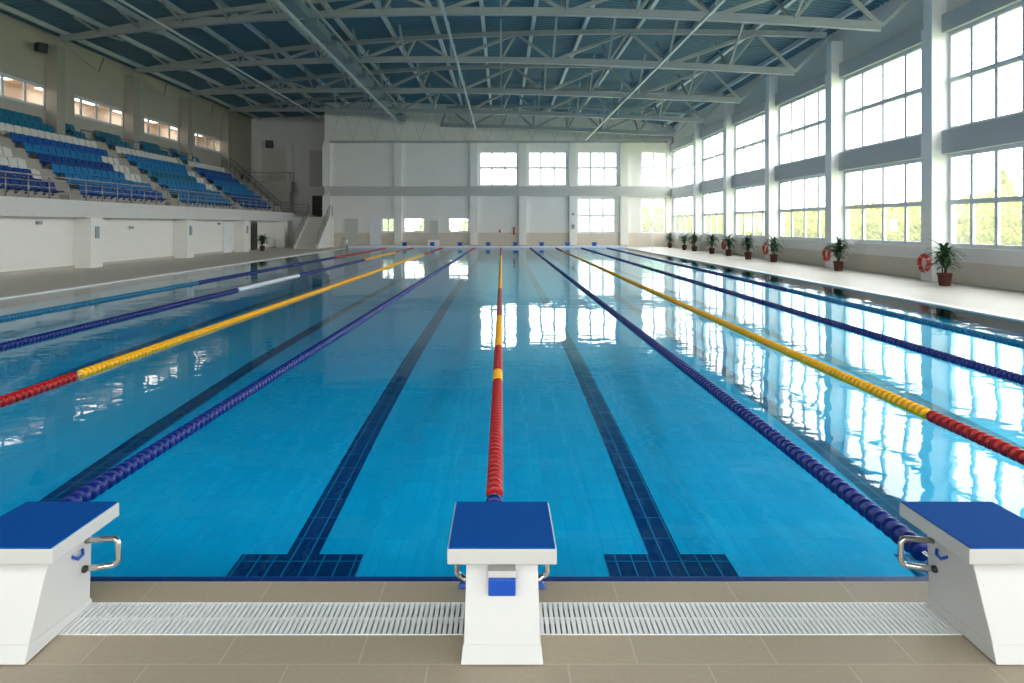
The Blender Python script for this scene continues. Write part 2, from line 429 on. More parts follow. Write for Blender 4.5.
# ------------------------------------------------------------------ lane ropes
def floats(p, q, y0, y1, r=.072):
    """row of ribbed float discs between fractions of the rope"""
    m = MB(); P = Vector(p); Q = Vector(q); d = (Q - P); L = d.length; d /= L
    near = y0 < 22
    pitch = .118 if near else .14
    n = 14 if near else 8
    a = Vector((d.y, -d.x, 0)).normalized(); b = Vector((0, 0, 1))
    s0, s1 = y0 - P.y, y1 - P.y
    vs = []; fs = []; s = s0; rings = 0
    prof = [(0, .34), (.02, .84), (.13, 1), (.47, 1), (.58, .84), (.60, .34), (.98, .34)]
    while s + pitch <= s1 + 1e-6:
        for u, k in prof:
            cpt = P + d * (s + u * pitch)
            for j in range(n):
                t = 2 * math.pi * j / n
                vs.append(cpt + (a * math.cos(t) + b * math.sin(t)) * r * k)
            rings += 1
        s += pitch
    for i in range(rings - 1):
        for j in range(n):
            l = (j + 1) % n; fs.append((i * n + j, i * n + l, (i + 1) * n + l, (i + 1) * n + j))
    fs.append(tuple(range(n))[::-1]); fs.append(tuple(range((rings - 1) * n, rings * n)))
    m.add(vs, fs, True)
    return m
def lane_rope(label, xn, xf, secs, start=None):
    p, q = Vector((xn, POOL_N + .06, WATER_Z + .014)), Vector((xf, POOL_F - .06, WATER_Z + .014))
    t = thing('lane_rope', label, 'lane rope', p, 0, 'floating lane ropes')
    lp, lq = Vector((0, 0, 0)), q - p
    m = MB(); m.tube([lp, lq], .012, 6); m.build('steel_cable', 'chrome', t)
    for y0, y1, col in secs:
        # long sections are split where the discs get coarser with distance, but stay one mesh
        a0, a1 = y0 - p.y, y1 - p.y
        mb = MB()
        cuts = [a0] + ([20 - p.y] if a0 < 20 - p.y < a1 else []) + [a1]
        for u, v in zip(cuts, cuts[1:]):
            near = floats(lp, lq, u, v)
            mb.add(near.v, near.f, True)
        o = mb.build('float_section', 'float_' + col, t)
        o['label'] = '%s floats' % col
    return t
lane_rope('centre lane rope of red and yellow floats, leading to the middle starting block', -.06, -.08,
          [(5.55, 5.75, 'blue'), (5.78, 9.95, 'red'), (9.98, 10.6, 'yellow'), (10.63, 12.7, 'red'), (12.73, 16.9, 'yellow'), (16.93, 24, 'mauve'), (24.1, 50, 'yellow'), (50.1, 67.5, 'red')])
lane_rope('dark blue lane rope ending behind the left starting block', -3.45, -2.66, [(4.5, 56, 'blue'), (56.1, 67.5, 'red')])
lane_rope('dark blue lane rope ending beside the right starting block', 2.86, 2.72, [(4.42, 4.72, 'red'), (4.75, 67.5, 'blue')])
lane_rope('yellow lane rope with a red near end, left half of the pool', -6.33, -5.75, [(5, 10.4, 'red'), (10.43, 53, 'yellow'), (53.1, 67.5, 'red')])
lane_rope('yellow lane rope with a red near end, right half of the pool', 4.98, 5.2, [(5, 8.2, 'red'), (8.23, 60, 'yellow'), (60.1, 67.5, 'red')])
lane_rope('blue lane rope with a white stretch, left half of the pool', -9.22, -8.6, [(8, 24, 'blue'), (24.05, 31, 'white'), (31.05, 45, 'blue'), (45.1, 57, 'yellow'), (57.1, 67.5, 'red')])
lane_rope('plain blue lane rope right of the yellow one, right half of the pool', 7.45, 7.65, [(8, 67.5, 'blue')])
lane_rope('teal then blue lane rope closest to the left pool edge', -12.0, -11.2, [(10, 27, 'teal'), (27.05, 48, 'blue'), (48.1, 67.5, 'red')])
lane_rope('teal then blue lane rope closest to the right pool edge', 9.6, 10.15, [(8, 24, 'teal'), (24.05, 67.5, 'blue')])

# ------------------------------------------------------------------ right wall: columns, spandrels, windows
m = MB()
m.box(WALL_R, WALL_R + .45, BACK, REC, 0, .82)                     # wainscot wall
m.cur = 1; m.box(WALL_R - .05, WALL_R + .45, BACK, REC, .82, 1.35)   # white sill band
m.cur = 2
m.box(WALL_R + .12, WALL_R + .45, BACK, REC, EYE + 7.46, 13.2)
struct(m, 'wall_right', ['wainscot', 'sill', 'wall'])
m = MB()
bays = [(RIGHT_Y[0] - 8.3 * k, RIGHT_Y[0] - 8.3 * (k + 1) + .7) for k in range(4, -1, -1)]
bays = []
ys = [RIGHT_Y[0] - 8.3 * k for k in range(4, 0, -1)] + RIGHT_Y + [END - .05]
for y0, y1 in zip(ys, ys[1:]):
    bays.append((y0 + .7, y1))
for k, (y0, y1) in enumerate(bays):
    m.box(WALL_R - .12, WALL_R + .45, y0 + .005, y1 - .005, EYE + 2.75, EYE + 3.66)
    m.box(WALL_R - .10, WALL_R + .45, y0 + .005, y1 - .005, EYE + 7.46, EYE + 8.18)
struct(m, 'wall_right_spandrel_panel', ['spandrel'])
for k, y in enumerate(ys[:-1]):
    m = MB(); m.box(COL_R, WALL_R + .45, y, y + .7, 0, EYE + 7.75); m.box(COL_R + .05, WALL_R + .45, y + .08, y + .62, EYE + 7.75, EYE + 9.35)
    o = struct(m, 'column', ['column'])
def window(n, axis, c, a0, a1, z0, z1, cols, rows, pane='glass', fr=.075, depth=.10, mat='frame', extra=None):
    """frame with mullions in the plane axis=c; a = position along the wall"""
    m = MB()
    def bar(p0, p1, q0, q1, d=depth):
        if axis == 'x': m.box(c - d / 2, c + d / 2, p0, p1, q0, q1)
        else: m.box(p0, p1, c - d / 2, c + d / 2, q0, q1)
    bar(a0, a0 + fr, z0, z1); bar(a1 - fr, a1, z0, z1); bar(a0 + fr, a1 - fr, z0, z0 + fr); bar(a0 + fr, a1 - fr, z1 - fr, z1)
    for u in cols: bar(a0 + u - fr / 2, a0 + u + fr / 2, z0 + fr, z1 - fr, depth * .8)
    for q in rows: bar(a0 + fr, a1 - fr, q - fr * .6, q + fr * .6, depth * 1.3)
    o = struct(m, 'window_%d' % n, mat)
    p = MB()
    if axis == 'x': p.box(c - .006, c + .006, a0 + fr, a1 - fr, z0 + fr, z1 - fr)
    else: p.box(a0 + fr, a1 - fr, c - .006, c + .006, z0 + fr, z1 - fr)
    po = p.build('pane', pane, o)
    return o
wn = 1
for k, (y0, y1) in enumerate(bays):
    L = y1 - y0
    if k == 3: cols = [L - 1.3 * j for j in range(1, 6)]
    else: cols = [L - L / 4.25 * j for j in range(1, 5)]
    window(wn, 'x', GLASS_R, y0, y1, 1.35, EYE + 2.76, cols, [EYE + .88], 'hazy', fr=.15, depth=.14); wn += 1
    window(wn, 'x', GLASS_R, y0, y1, EYE + 3.65, EYE + 7.47, cols, [EYE + 5.6], fr=.15, depth=.14); wn += 1

# ------------------------------------------------------------------ end wall (facing the camera)
S = 700 / END                                 # only used to turn measured spans into metres
def ex(px): return (px - 502) / S
PIL = [-17.75, -10.5, -2.84, 2.08, 7.2, 12.35]
up_w = [(ex(479), ex(518), 3), (ex(527.6), ex(567.5), 3), (ex(577), ex(618), 3), (ex(640.5), ex(667), 2)]
lo_w = [(ex(577), ex(616), 3), (ex(640.5), ex(666), 2)]
sm_w = [(ex(382), ex(394.5)), (ex(404), ex(425)), (ex(448.5), ex(469))]
def wall_with_holes(m, x0, x1, z0, z1, y0, y1, holes):
    xs = sorted(set([x0, x1] + [v for h in holes for v in h[:2] if x0 < v < x1]))
    for a, b in zip(xs, xs[1:]):
        zs = [z0]
        for h in sorted([h for h in holes if h[0] <= a + 1e-6 and h[1] >= b - 1e-6], key=lambda h: h[2]):
            zs += [h[2], h[3]]
        zs.append(z1)
        for p, q in zip(zs[::2], zs[1::2]):
            if q - p > 1e-4: m.box(a, b, y0, y1, p, q)
ZB0, ZB1 = EYE + 2.94, EYE + 3.9              # band
UZ0, UZ1, UM = EYE + 3.9, EYE + 7.5, EYE + 5.8
LZ0, LZ1, LM = EYE - .85, EYE + 2.8, EYE + .95
SZ0, SZ1 = EYE - .72, EYE + .72
holes = [(a, b, UZ0, UZ1) for a, b, _ in up_w]
holes2 = [(a, b, LZ0, LZ1) for a, b, _ in lo_w] + [(a, b, SZ0, SZ1) for a, b in sm_w]
m = MB(); DADO = EYE - .78
wall_with_holes(m, -17.4, WALL_R + .45, DADO, 15, END, END + .3, holes + holes2)
m.cur = 1; wall_with_holes(m, -17.4, WALL_R + .45, 0, DADO, END, END + .3, [h for h in holes2 if h[2] < DADO])
m.cur = 0
m.box(-18.0, -17.4, END, REC + .3, 0, 15)       # return of the wall beside the stairs
struct(m, 'wall_end', ['wall_end', 'wainscot_end'])
m = MB(); m.box(-17.35, WALL_R - .15, END - .32, END - .002, ZB0, ZB1)
struct(m, 'wall_end_spandrel_panel', ['spandrel_end'])
for x in PIL:
    m = MB()
    for z0, z1 in ((0 if x < -15.5 else .2, ZB0 - .002), (ZB1 + .002, EYE + 8.35)): m.box(x - .38, x + .38, END - .35, END - .001, z0, z1)
    struct(m, 'column', ['wall_end'])
m = MB(); m.box(PIL[4] + .4, lo_w[0][0] , END - .02, END - .001, EYE - .8, EYE + 2.8)
m.box(-17.35, WALL_R, END - .3, END - .002, EYE + 8.35, EYE + 8.75)
struct(m, 'trim_2', ['wall_end'])
for a, b, n in up_w:
    window(wn, 'y', END + .12, a, b, UZ0, UZ1, [(b - a) * j / n for j in range(1, n)], [UM], 'glass', .2, mat='frame_white'); wn += 1
for j, (a, b, n) in enumerate(lo_w):
    window(wn, 'y', END + .12, a, b, LZ0, LZ1, [(b - a) * j / n for j in range(1, n)], [LM], 'frosted' if j == 0 else 'hazy', .2, mat='frame_white'); wn += 1
for a, b in sm_w:
    window(wn, 'y', END + .12, a, b, SZ0, SZ1, [(b - a) / 2], [], 'hazy', .10, mat='frame_white'); wn += 1
def door(n, axis, c, a0, a1, z0, z1, mat, face):
    m = MB()
    def bx(mb, p0, p1, q0, q1, d0, d1):
        lo, hi = c + face * d0, c + face * d1
        if axis == 'x': mb.box(lo, hi, p0, p1, q0, q1)
        else: mb.box(p0, p1, lo, hi, q0, q1)
    bx(m, a0 + .07, a1 - .07, z0, z1 - .07, .005, .05)
    o = struct(m, 'door_%d' % n, mat)
    fm = MB(); bx(fm, a0, a0 + .07, z0, z1, .002, .09); bx(fm, a1 - .07, a1, z0, z1, .002, .09); bx(fm, a0 + .07, a1 - .07, z1 - .07, z1, .002, .09)
    fm.build('door_frame', mat, o)
    h = MB(); bx(h, a1 - .26, a1 - .14, z0 + .98, z0 + 1.03, .05, .11); h.build('door_handle', 'grey_box', o)
door(1, 'y', END, ex(344), ex(358), 0, EYE + .65, 'door_grey', -1)
door(2, 'y', END, ex(370), ex(381.5), 0, EYE + .72, 'door', -1)
door(3, 'y', END, ex(429.5), ex(438), .2, EYE + .45, 'door_grey', -1)

# small fittings on the end wall
def fitting(name, label, cat, x, z, w, h, mat, d=.12, y=END, group=None):
    t = MB(); t.box(x - w / 2, x + w / 2, y - d - .003, y - .003, z - h / 2, z + h / 2)
    t.box(x - w / 2 + .02, x + w / 2 - .02, y - d - .02, y - d - .003, z - h / 2 + .02, z + h / 2 - .02)
    return tag(t.build(name, mat, None, .01), label, cat, group)
fitting('wall_fitting', 'slim red upright fitting on the end wall right of the centre rope', 'wall fitting', ex(514), EYE - .6, .18, .8, 'red')
fitting('wall_box', 'tiny dark red box on the end wall above the centre rope', 'wall box', ex(499.7), EYE - .62, .14, .3, 'red')
fitting('wall_speaker', 'dark grey speaker on the end wall pilaster beside the frosted window', 'wall speaker', 7.2, EYE - .15, .26, .42, 'grey_box', y=END - .36)
fitting('wall_box', 'small grey box high on the pilaster above the dark grey speaker', 'wall box', 7.2, EYE + 1.1, .2, .25, 'grey_box', y=END - .36)

# ------------------------------------------------------------------ left side: gallery, terrace, walls
NROW, RUN, RISE = 9, .72, .55
X0, Z0 = -21.55, 3.45
YN, YF = 20.0, 70.4
m = MB()
m.box(GAL, GAL - .3, BACK, YF, EYE + .38, EYE + 1.22)                                  # fascia
struct(m, 'wall_left_fascia_panel', ['fascia'])
m = MB()
m.box(-21.9, -22.25, BACK, REC, 0, EYE + .45)
struct(m, 'wall_left', ['white_wall'])
m = MB(); m.box(GAL - .3, -22.25, BACK, YF, EYE + .45, EYE + .6)
poly = [(GAL - .3, EYE + .6), (GAL - .3, Z0)]
for i in range(NROW):
    x = X0 - RUN * i
    if i: poly += [(x, Z0 + RISE * (i - 1)), (x, Z0 + RISE * i)]
poly += [(WALL_L + .01, Z0 + RISE * (NROW - 1)), (WALL_L + .01, EYE + .6)]
m.extrude(poly, BACK, YF, 'y')
BLOCKS = [(26.2, 35.0), (36.9, 46.0), (48.3, 57.4), (59.4, 67.2)]
AISLES = [(35.3, 36.6), (46.3, 48.0), (57.7, 59.1), (67.8, 69.6)]
for a, b_ in AISLES:                                                                   # half steps up each aisle
    for i in range(1, NROW):
        x = X0 - RUN * i; z = Z0 + RISE * (i - 1)
        m.box(x, x + .34, a, b_, z, z + RISE / 2)
struct(m, 'terrace_slab', ['concrete'])
# pillars under the gallery
PY = [14.2, 25.0, 35.8, 46.7, 57.2, 67.7]
for y in PY:
    m = MB(); m.box(GAL - .02, -21.89, y, y + 1.05, 0, EYE + .37)
    struct(m, 'pillar', ['white_wall'])
m = MB()
for y, y2 in zip([BACK] + [p + 1.05 for p in PY], PY + [YF]): m.box(-21.898, -21.86, y, y2, 0, .14)
struct(m, 'baseboard_left', ['plaster_dark'])
# upper left wall with its window openings
LW = [(36.9, 43.7), (46.35, 52.7), (55.4, 61.7), (64.5, 70.9)]
LZ = (EYE + 7.2, EYE + 8.68)
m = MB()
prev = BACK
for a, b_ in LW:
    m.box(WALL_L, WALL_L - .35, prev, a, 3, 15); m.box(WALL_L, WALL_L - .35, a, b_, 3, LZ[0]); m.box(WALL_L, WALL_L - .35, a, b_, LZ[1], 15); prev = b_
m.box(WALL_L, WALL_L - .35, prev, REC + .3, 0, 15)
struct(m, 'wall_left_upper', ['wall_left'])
for a, b_ in LW:
    L = b_ - a
    window(wn, 'x', WALL_L - .2, a, b_, LZ[0], LZ[1], [L * .16, L * .44, L * .72], [], 'glass', .2, mat='frame'); wn += 1
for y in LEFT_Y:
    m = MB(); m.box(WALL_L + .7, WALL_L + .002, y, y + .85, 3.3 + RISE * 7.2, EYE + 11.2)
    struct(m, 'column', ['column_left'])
# corridor behind the high left windows, with its lit ceiling lamps
m = MB(); m.box(WALL_L - 3.0, WALL_L - 3.2, 34, 86, 8.6, 11.3); m.box(WALL_L - .36, WALL_L - 3.0, 34, 86, 8.6, 8.8); m.box(WALL_L - .36, WALL_L - 3.0, 34, 86, 11.25, 11.45)
struct(m, 'wall_corridor', ['cream'])
for k, y in enumerate([38.5, 42, 47.5, 51.2, 56.8, 60.3, 66, 69.5]):
    t = MB(); t.box(-.6, .6, -1.4, 1.4, -.05, 0)
    o = t.build('corridor_lamp', 'lamp'); o.location = (WALL_L - 1.9, y, 11.245)
    bay = ['first', 'second', 'third', 'fourth'][k // 2]
    tag(o, 'warm ceiling lamp glowing behind the %s high left window from the near end' % bay, 'ceiling lamp', 'lamps in the left corridor, %s window' % bay)

# recess at the far left with landing, stairs and doors
m = MB(); wall_with_holes(m, WALL_L - .3, -17.4, 0, 15, REC, REC + .3, [])
struct(m, 'wall_recess', ['wall_end'])
m = MB(); m.box(-27.7, -26.9, REC - .45, REC - .002, 3.2, EYE + 9.4)
struct(m, 'column', ['wall_end'])
SX0, SX1, SY0, SY1, LZT = -19.25, -17.35, 65.4, 70.15, 3.02            # staircase footprint and landing height
m = MB()
m.box(GAL, WALL_L + .01, YF + .01, REC - .01, 0, 3.28)                    # solid landing beside the stairs
m.box(-18.1, GAL, SY1 + .05, REC - .01, 0, LZT); m.box(-16.95, -18.1, SY1 + .05, END - .36, 0, LZT)
struct(m, 'landing_slab', ['white_wall'])
m = MB()
m.box(-27.4, -22.75, 75.5, 77.0, 5.75, 6.87); m.box(-26.3, -22.95, 75.8, 76.9, 3.285, 5.75)
struct(m, 'upper_landing_slab', ['plaster_dark'])
m = MB(); NS = 14
for i in range(NS):
    y = SY0 + (SY1 - SY0) * i / NS; z = LZT * (i + 1) / NS
    m.cur = 0; m.box(SX0, SX1, y, SY1 + .04, LZT * i / NS, z - .035)
    m.cur = 2; m.box(SX0, SX1, y - .025, SY1 + .04, z - .035, z)
m.cur = 1
side = [(SY0 - .2, 0), (SY1 + .04, 0), (SY1 + .04, LZT + .22), (SY1 - .2, LZT + .22), (SY0 - .2, .24)]
m.extrude(side, SX1, SX1 + .22); m.extrude(side, SX0 - .14, SX0)
struct(m, 'stair_slab', ['step_riser', 'white_wall', 'concrete'])
m = MB(); m.box(-26.9, -24.4, REC - .05, REC - .002, 7.0, EYE + 8.5); m.box(-23.6, -23.5, REC - .06, REC - .002, 3.3, EYE + 9.4)
struct(m, 'trim_3', ['niche'])
door(4, 'y', REC, -21.4, -20.2, LZT + .01, 5.5, 'door_dark', -1)
door(5, 'y', REC, -21.7, -20.3, 6.5, EYE + 8.4, 'door_grey', -1)
door(6, 'x', -21.9, 54.9, 56.5, 0, 2.45, 'door', 1)
door(7, 'x', -21.9, 61.0, 62.4, 0, 2.45, 'door_dark', 1)

# ------------------------------------------------------------------ railings
def railing(label, pts, h, n_rails, spacing, mat='rail', bars=0, cat='railing', r=.034):
    """hand rail and lower rails over posts along a path of floor points"""
    t = thing('railing', label, cat, pts[0])
    P = [Vector(p) - Vector(pts[0]) for p in pts]
    m = MB(); m.tube([p + Vector((0, 0, h)) for p in P], r, 8); m.build('handrail', mat, t)
    for k in range(1, n_rails + 1):
        m = MB(); m.tube([p + Vector((0, 0, h * k / (n_rails + 1))) for p in P], r * .55, 6); m.build('lower_rail', mat, t)
    for a, b_ in zip(P, P[1:]):
        L = (b_ - a).length; n = max(1, round(L / spacing))
        for i in range(n + (1 if b_ is P[-1] else 0)):
            p = a.lerp(b_, i / n); m = MB(); m.tube([p, p + Vector((0, 0, h))], r * .85, 8)
            m.build('post', mat, t)
        if bars:
            m = MB(); nb = int(L / bars)
            for i in range(1, nb):
                p = a.lerp(b_, i / nb); m.tube([p + Vector((0, 0, .1)), p + Vector((0, 0, h - .03))], .009, 5)
            m.build('balusters', mat, t)
    return t
zt = EYE + 1.222
railing('steel railing along the front edge of the seating gallery', [(GAL - .12, 24, zt), (GAL - .12, 70.2, zt)], 1.05, 3, 1.45)
def trow(i): return X0 - RUN * i, Z0 + RISE * i
def slope_rail(label, y, mat):
    xa, za = GAL - 1.15, Z0 + .02; xb, zb = -27.2, Z0 + RISE * 8 + .02
    return railing(label, [(xa, y, za), (xb, y, zb)], 1.0, 2, 1.6, mat, .3)
slope_rail('dark sloping stair railing at the far end of the gallery, beside the last seats', 68.0, 'rail_dark')
slope_rail('dark sloping stair railing at the far end of the gallery, next to the landing', 70.1, 'rail_dark')
xw, zw = trow(7)
railing('dark railing in front of the top teal rows behind the first column', [(-26.77, 44.5, zw + .01), (-26.77, 52.2, zw + .01)], .95, 1, 3.85, 'rail_dark')
railing('dark railing in front of the top rows behind the second column', [(-26.77, 53.6, zw + .01), (-26.77, 60.6, zw + .01)], .95, 1, 3.5, 'rail_dark')
railing('steel railing around the grey upper landing block', [(-27.3, 75.6, 6.88), (-22.85, 75.6, 6.88), (-22.85, 76.9, 6.88)], 1.0, 1, 2.0, 'rail')
railing('steel railing on the white landing left of the stairs', [(GAL - .1, 70.6, 3.29), (SX0 - .3, 70.6, 3.29)], 1.0, 2, 1.3, 'rail')
railing('steel railing on the right side of the white staircase', [(SX1 + .11, SY0, .43), (SX1 + .11, SY1 - .1, LZT + .23), (-17.02, SY1 + .12, LZT + .01)], .95, 2, 1.2, 'rail', .3)
railing('steel railing on the left side of the white staircase', [(SX0 - .07, SY0, .43), (SX0 - .07, SY1 - .1, LZT + .23)], .95, 2, 1.2, 'rail')

# ------------------------------------------------------------------ seats
def seat_mesh(col):
    m = MB()
    W = .285
    # profile (x forward to the pool is +x), swept across y with a slight dish
    prof = [(.26, .41), (.22, .445), (.05, .425), (-.12, .42), (-.18, .46), (-.23, .70), (-.28, .90), (-.305, .92)]
    back = [(-.335, .91), (-.30, .70), (-.25, .44), (-.19, .385), (.05, .385), (.25, .38)]
    ring = prof + back; n = len(ring); vs = []; fs = []
    for j, (y, dz, sc) in enumerate([(-W, .02, .93), (-W * .8, 0, 1), (W * .8, 0, 1), (W, .02, .93)]):
        for i, (px, pz) in enumerate(ring):
            zz = .4 + (pz - .4) * sc
            vs.append((px * (1 if i not in (0, n - 1) else sc), y, zz + (dz if pz < .5 else 0)))
    for j in range(3):
        for i in range(n):
            k = (i + 1) % n; fs.append((j * n + i, j * n + k, (j + 1) * n + k, (j + 1) * n + i))
    fs.append(tuple(range(n))); fs.append(tuple(range(3 * n, 4 * n))[::-1])
    m.add(vs, fs)
    m.hexa([(-.34, -.05, .16), (-.26, -.05, .16), (-.26, .05, .16), (-.34, .05, .16)], [(-.24, -.05, .40), (.10, -.05, .39), (.10, .05, .39), (-.24, .05, .40)])
    m.box(-.36, -.30, -.07, .07, .0, .30)
    return m.mesh('stadium_seat', 'seat_' + col)
SEAT = {c: seat_mesh(c) for c in ('royal', 'blue', 'azure', 'teal', 'white')}
CN = dict(royal='royal blue', blue='blue', azure='azure blue', teal='teal', white='white')
ORD = ['bottom', 'second', 'third', 'fourth', 'fifth', 'sixth', 'seventh', 'eighth', 'top']
BN = ['nearest', 'second', 'third', 'farthest']
PITCH = .65
ROWC = [['royal', 'royal', 'blue', 'white', 'white', 'royal', 'royal', 'teal', 'teal'],
        ['blue', 'azure', 'azure', 'royal', 'azure', 'blue', 'white', 'teal', 'teal'],
        ['azure', 'azure', 'azure', 'teal', 'azure', 'azure', 'white', 'teal', 'teal'],
        ['blue', 'blue', 'azure', 'azure', 'blue', 'blue', 'white', 'azure', 'azure']]
cand = []
for b_, (y0, y1) in enumerate(BLOCKS):
    for i in range(NROW):
        x, z = trow(i)
        n = int((y1 - y0) / PITCH)
        for k in range(n):
            y = y1 - .35 - PITCH * k if b_ == 0 else y0 + .35 + PITCH * k
            sx = 502 + 700 * (x - .5) / y
            if sx < -9: continue
            col = ROWC[b_][i]
            # white seats flank the aisle at the far end of some rows
            if b_ == 0 and i == 2 and k < 3: col = 'white'
            if b_ == 0 and i == 1 and k < 1: col = 'white'
            if b_ == 1 and i in (2, 3, 4) and k >= n - 3: col = 'white'
            if b_ == 2 and i in (2, 3, 4) and k >= n - 2: col = 'white'
            if b_ == 3 and i in (0, 1) and k >= n - 2: col = 'blue'
            if i >= 7 and b_ in (2,) and any(a - .6 < y < a + 1.2 for a in LEFT_Y): continue
            if i >= 7 and any(a - .6 < y < a + 1.2 for a in LEFT_Y): continue
            if b_ == 3 and i >= 7 and y > 63: continue
            cand.append((y, b_, i, k, col, x - .52, z))
cand.sort()
lead = cand[:300]; rest = cand[300:]
for y, b_, i, k, col, x, z in lead:
    o = bpy.data.objects.new('stadium_seat', SEAT[col]); o.location = (x, y, z + .002); COL.objects.link(o)
    mixed = len({c[4] for c in cand if c[1] == b_ and c[2] == i}) > 1
    tag(o, '%s plastic seat in the %s row of the %s seating block from the left' % (CN[col], ORD[i], BN[b_]), 'stadium seat', '%s seats, %s row, %s block' % (CN[col], ORD[i], BN[b_]))
if rest:
    names = sorted({c[4] for c in rest}); mb = MB()
    for y, b_, i, k, col, x, z in rest:
        me = SEAT[col]; mb.cur = names.index(col)
        mb.add([(v.co.x + x, v.co.y + y, v.co.z + z + .002) for v in me.vertices], [tuple(p.vertices) for p in me.polygons])
    o = mb.build('stadium_seats', ['seat_' + c for c in names])
    tag(o, 'blue and white plastic seats filling the farthest end of the gallery', 'stadium seats', None, 'stuff')

# ------------------------------------------------------------------ roof deck and trusses
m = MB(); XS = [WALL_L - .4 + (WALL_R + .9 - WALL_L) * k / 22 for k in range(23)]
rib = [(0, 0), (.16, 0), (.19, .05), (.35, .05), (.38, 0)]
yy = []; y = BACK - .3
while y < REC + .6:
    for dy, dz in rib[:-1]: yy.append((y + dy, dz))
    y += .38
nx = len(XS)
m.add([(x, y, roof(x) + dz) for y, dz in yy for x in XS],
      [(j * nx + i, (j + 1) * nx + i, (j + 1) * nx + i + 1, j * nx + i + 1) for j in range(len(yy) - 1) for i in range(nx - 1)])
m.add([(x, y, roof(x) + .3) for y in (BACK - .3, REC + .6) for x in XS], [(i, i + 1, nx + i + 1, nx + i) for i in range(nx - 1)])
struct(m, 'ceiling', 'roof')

BUMP = .35
def zb(t):    # bottom chord height along the truss, t from left bearing (0) to right end (1)
    return EYE + 11.65 + (7.95 - 11.65) * t + BUMP * 4 * t * (1 - t)
def truss(label, A, B, t_end=0.0):
    """A left bearing, B right bearing (plan points); the chord dips from the left eave to the right one"""
    A = Vector((A[0], A[1], 0)); B = Vector((B[0], B[1], 0))
    t = thing('roof_truss', label, 'roof truss', (B.x, B.y, 0), 0, 'steel roof trusses')
    O = Vector((B.x, B.y, 0)); E = B + (A - B).normalized() * 1.5       # lower chord stops short of the right column
    def bot(u): p = A.lerp(E, u); return Vector((p.x, p.y, zb(u))) - O
    def top(u): p = A.lerp(B, u); return Vector((p.x, p.y, roof(p.x) - .42)) - O
    n = 14; us = [k / n for k in range(n + 1)]; u0 = t_end
    def poly_beam(f, w, h, lo, steps=28):
        m = MB(); q = [lo + (1 - lo) * k / steps for k in range(steps + 1)]
        for a, b_ in zip(q, q[1:]): m.beam(f(a), f(b_), w, h)
        return m
    poly_beam(bot, .30, .34, u0).build('bottom_chord', 'steel', t)
    poly_beam(top, .24, .26, u0).build('top_chord', 'steel', t)
    ks = [k for k in range(n + 1) if us[k] >= u0 - 1e-6]
    for k in ks:
        if 0 < k < n + 1 and k % 2 == 1:
            m = MB(); m.beam(bot(us[k]), top(us[k]), .12, .12); m.build('vertical_post', 'steel', t)
    for k in ks[:-1]:
        m = MB()
        p, q = (bot(us[k]), top(us[k + 1])) if k % 2 == 0 else (top(us[k]), bot(us[k + 1]))
        m.beam(p, q, .17, .17); m.build('diagonal_brace', 'steel', t)
    m = MB(); m.beam(bot(1), Vector((B.x, B.y, EYE + 9.45)) - O, .13, .13); m.build('diagonal_brace', 'steel', t)
    for k in ks[1:-1]:                                                 # knee braces out of the truss plane, up to the deck
        for sg in (-1, 1):
            p = bot(us[k]); q = p + Vector((0, sg * 2.6, 0)); q.z = roof(q.x + O.x) - .3
            m = MB(); m.beam(p, q, .11, .11); m.build('sway_brace', 'steel', t)
    return t
RN = ['nearest', 'second', 'third', 'fourth', 'fifth']
for k in range(4):
    BUMP = (1.1, .75, .45, .3)[k]
    truss('%s grey steel roof truss from the camera, spanning the hall' % RN[k].capitalize().lower(), (WALL_L + .75, LEFT_Y[k] + .4), (COL_R - .08, RIGHT_Y[k] + .35))
Ay, By = LEFT_Y[3] + 9.45, RIGHT_Y[4] + .35
uu = ((END - .6) - Ay) / (By - Ay)
truss('fifth grey steel roof truss from the camera, ending at the far wall', (WALL_L + .75, Ay), (COL_R - .08, By), uu)
# edge truss along the far wall
t = thing('roof_truss', 'slim pale steel truss running along the top of the far end wall', 'roof truss', (0, END - .75, 0), 0, 'steel roof trusses')
m = MB(); m.beam((-17.3, 0, EYE + 8.35), (16.6, 0, EYE + 8.35), .2, .22); m.build('bottom_chord', 'steel', t)
m = MB()
for k in range(15):
    x = -17.2 + k * 2.25; m.beam((x, 0, EYE + 8.45), (x + 1.12, 0, roof(x + 1.12) - .3), .06, .06); m.beam((x + 1.12, 0, roof(x + 1.12) - .3), (x + 2.25, 0, EYE + 8.45), .06, .06)
m.build('web_braces', 'steel_light', t)
# purlins under the roof deck
names = iter(['first', 'second', 'third', 'fourth', 'fifth', 'sixth', 'seventh', 'eighth', 'ninth', 'tenth', 'eleventh', 'twelfth', 'thirteenth', 'fourteenth', 'fifteenth', 'sixteenth', 'seventeenth'])
xs = [-27.2 + 2.9 * k for k in range(15)] + [16.3]
for x in xs:
    m = MB(); m.beam((0, 22, 0), (0, END - .3 if x > -17.3 else REC - .4, 0), .20, .26)
    o = m.build('roof_purlin', 'steel_light'); o.location = (x, 0, roof(x) - .16)
    tag(o, 'long steel purlin under the roof deck, %s from the left wall' % next(names), 'purlin', 'purlins under the roof deck')
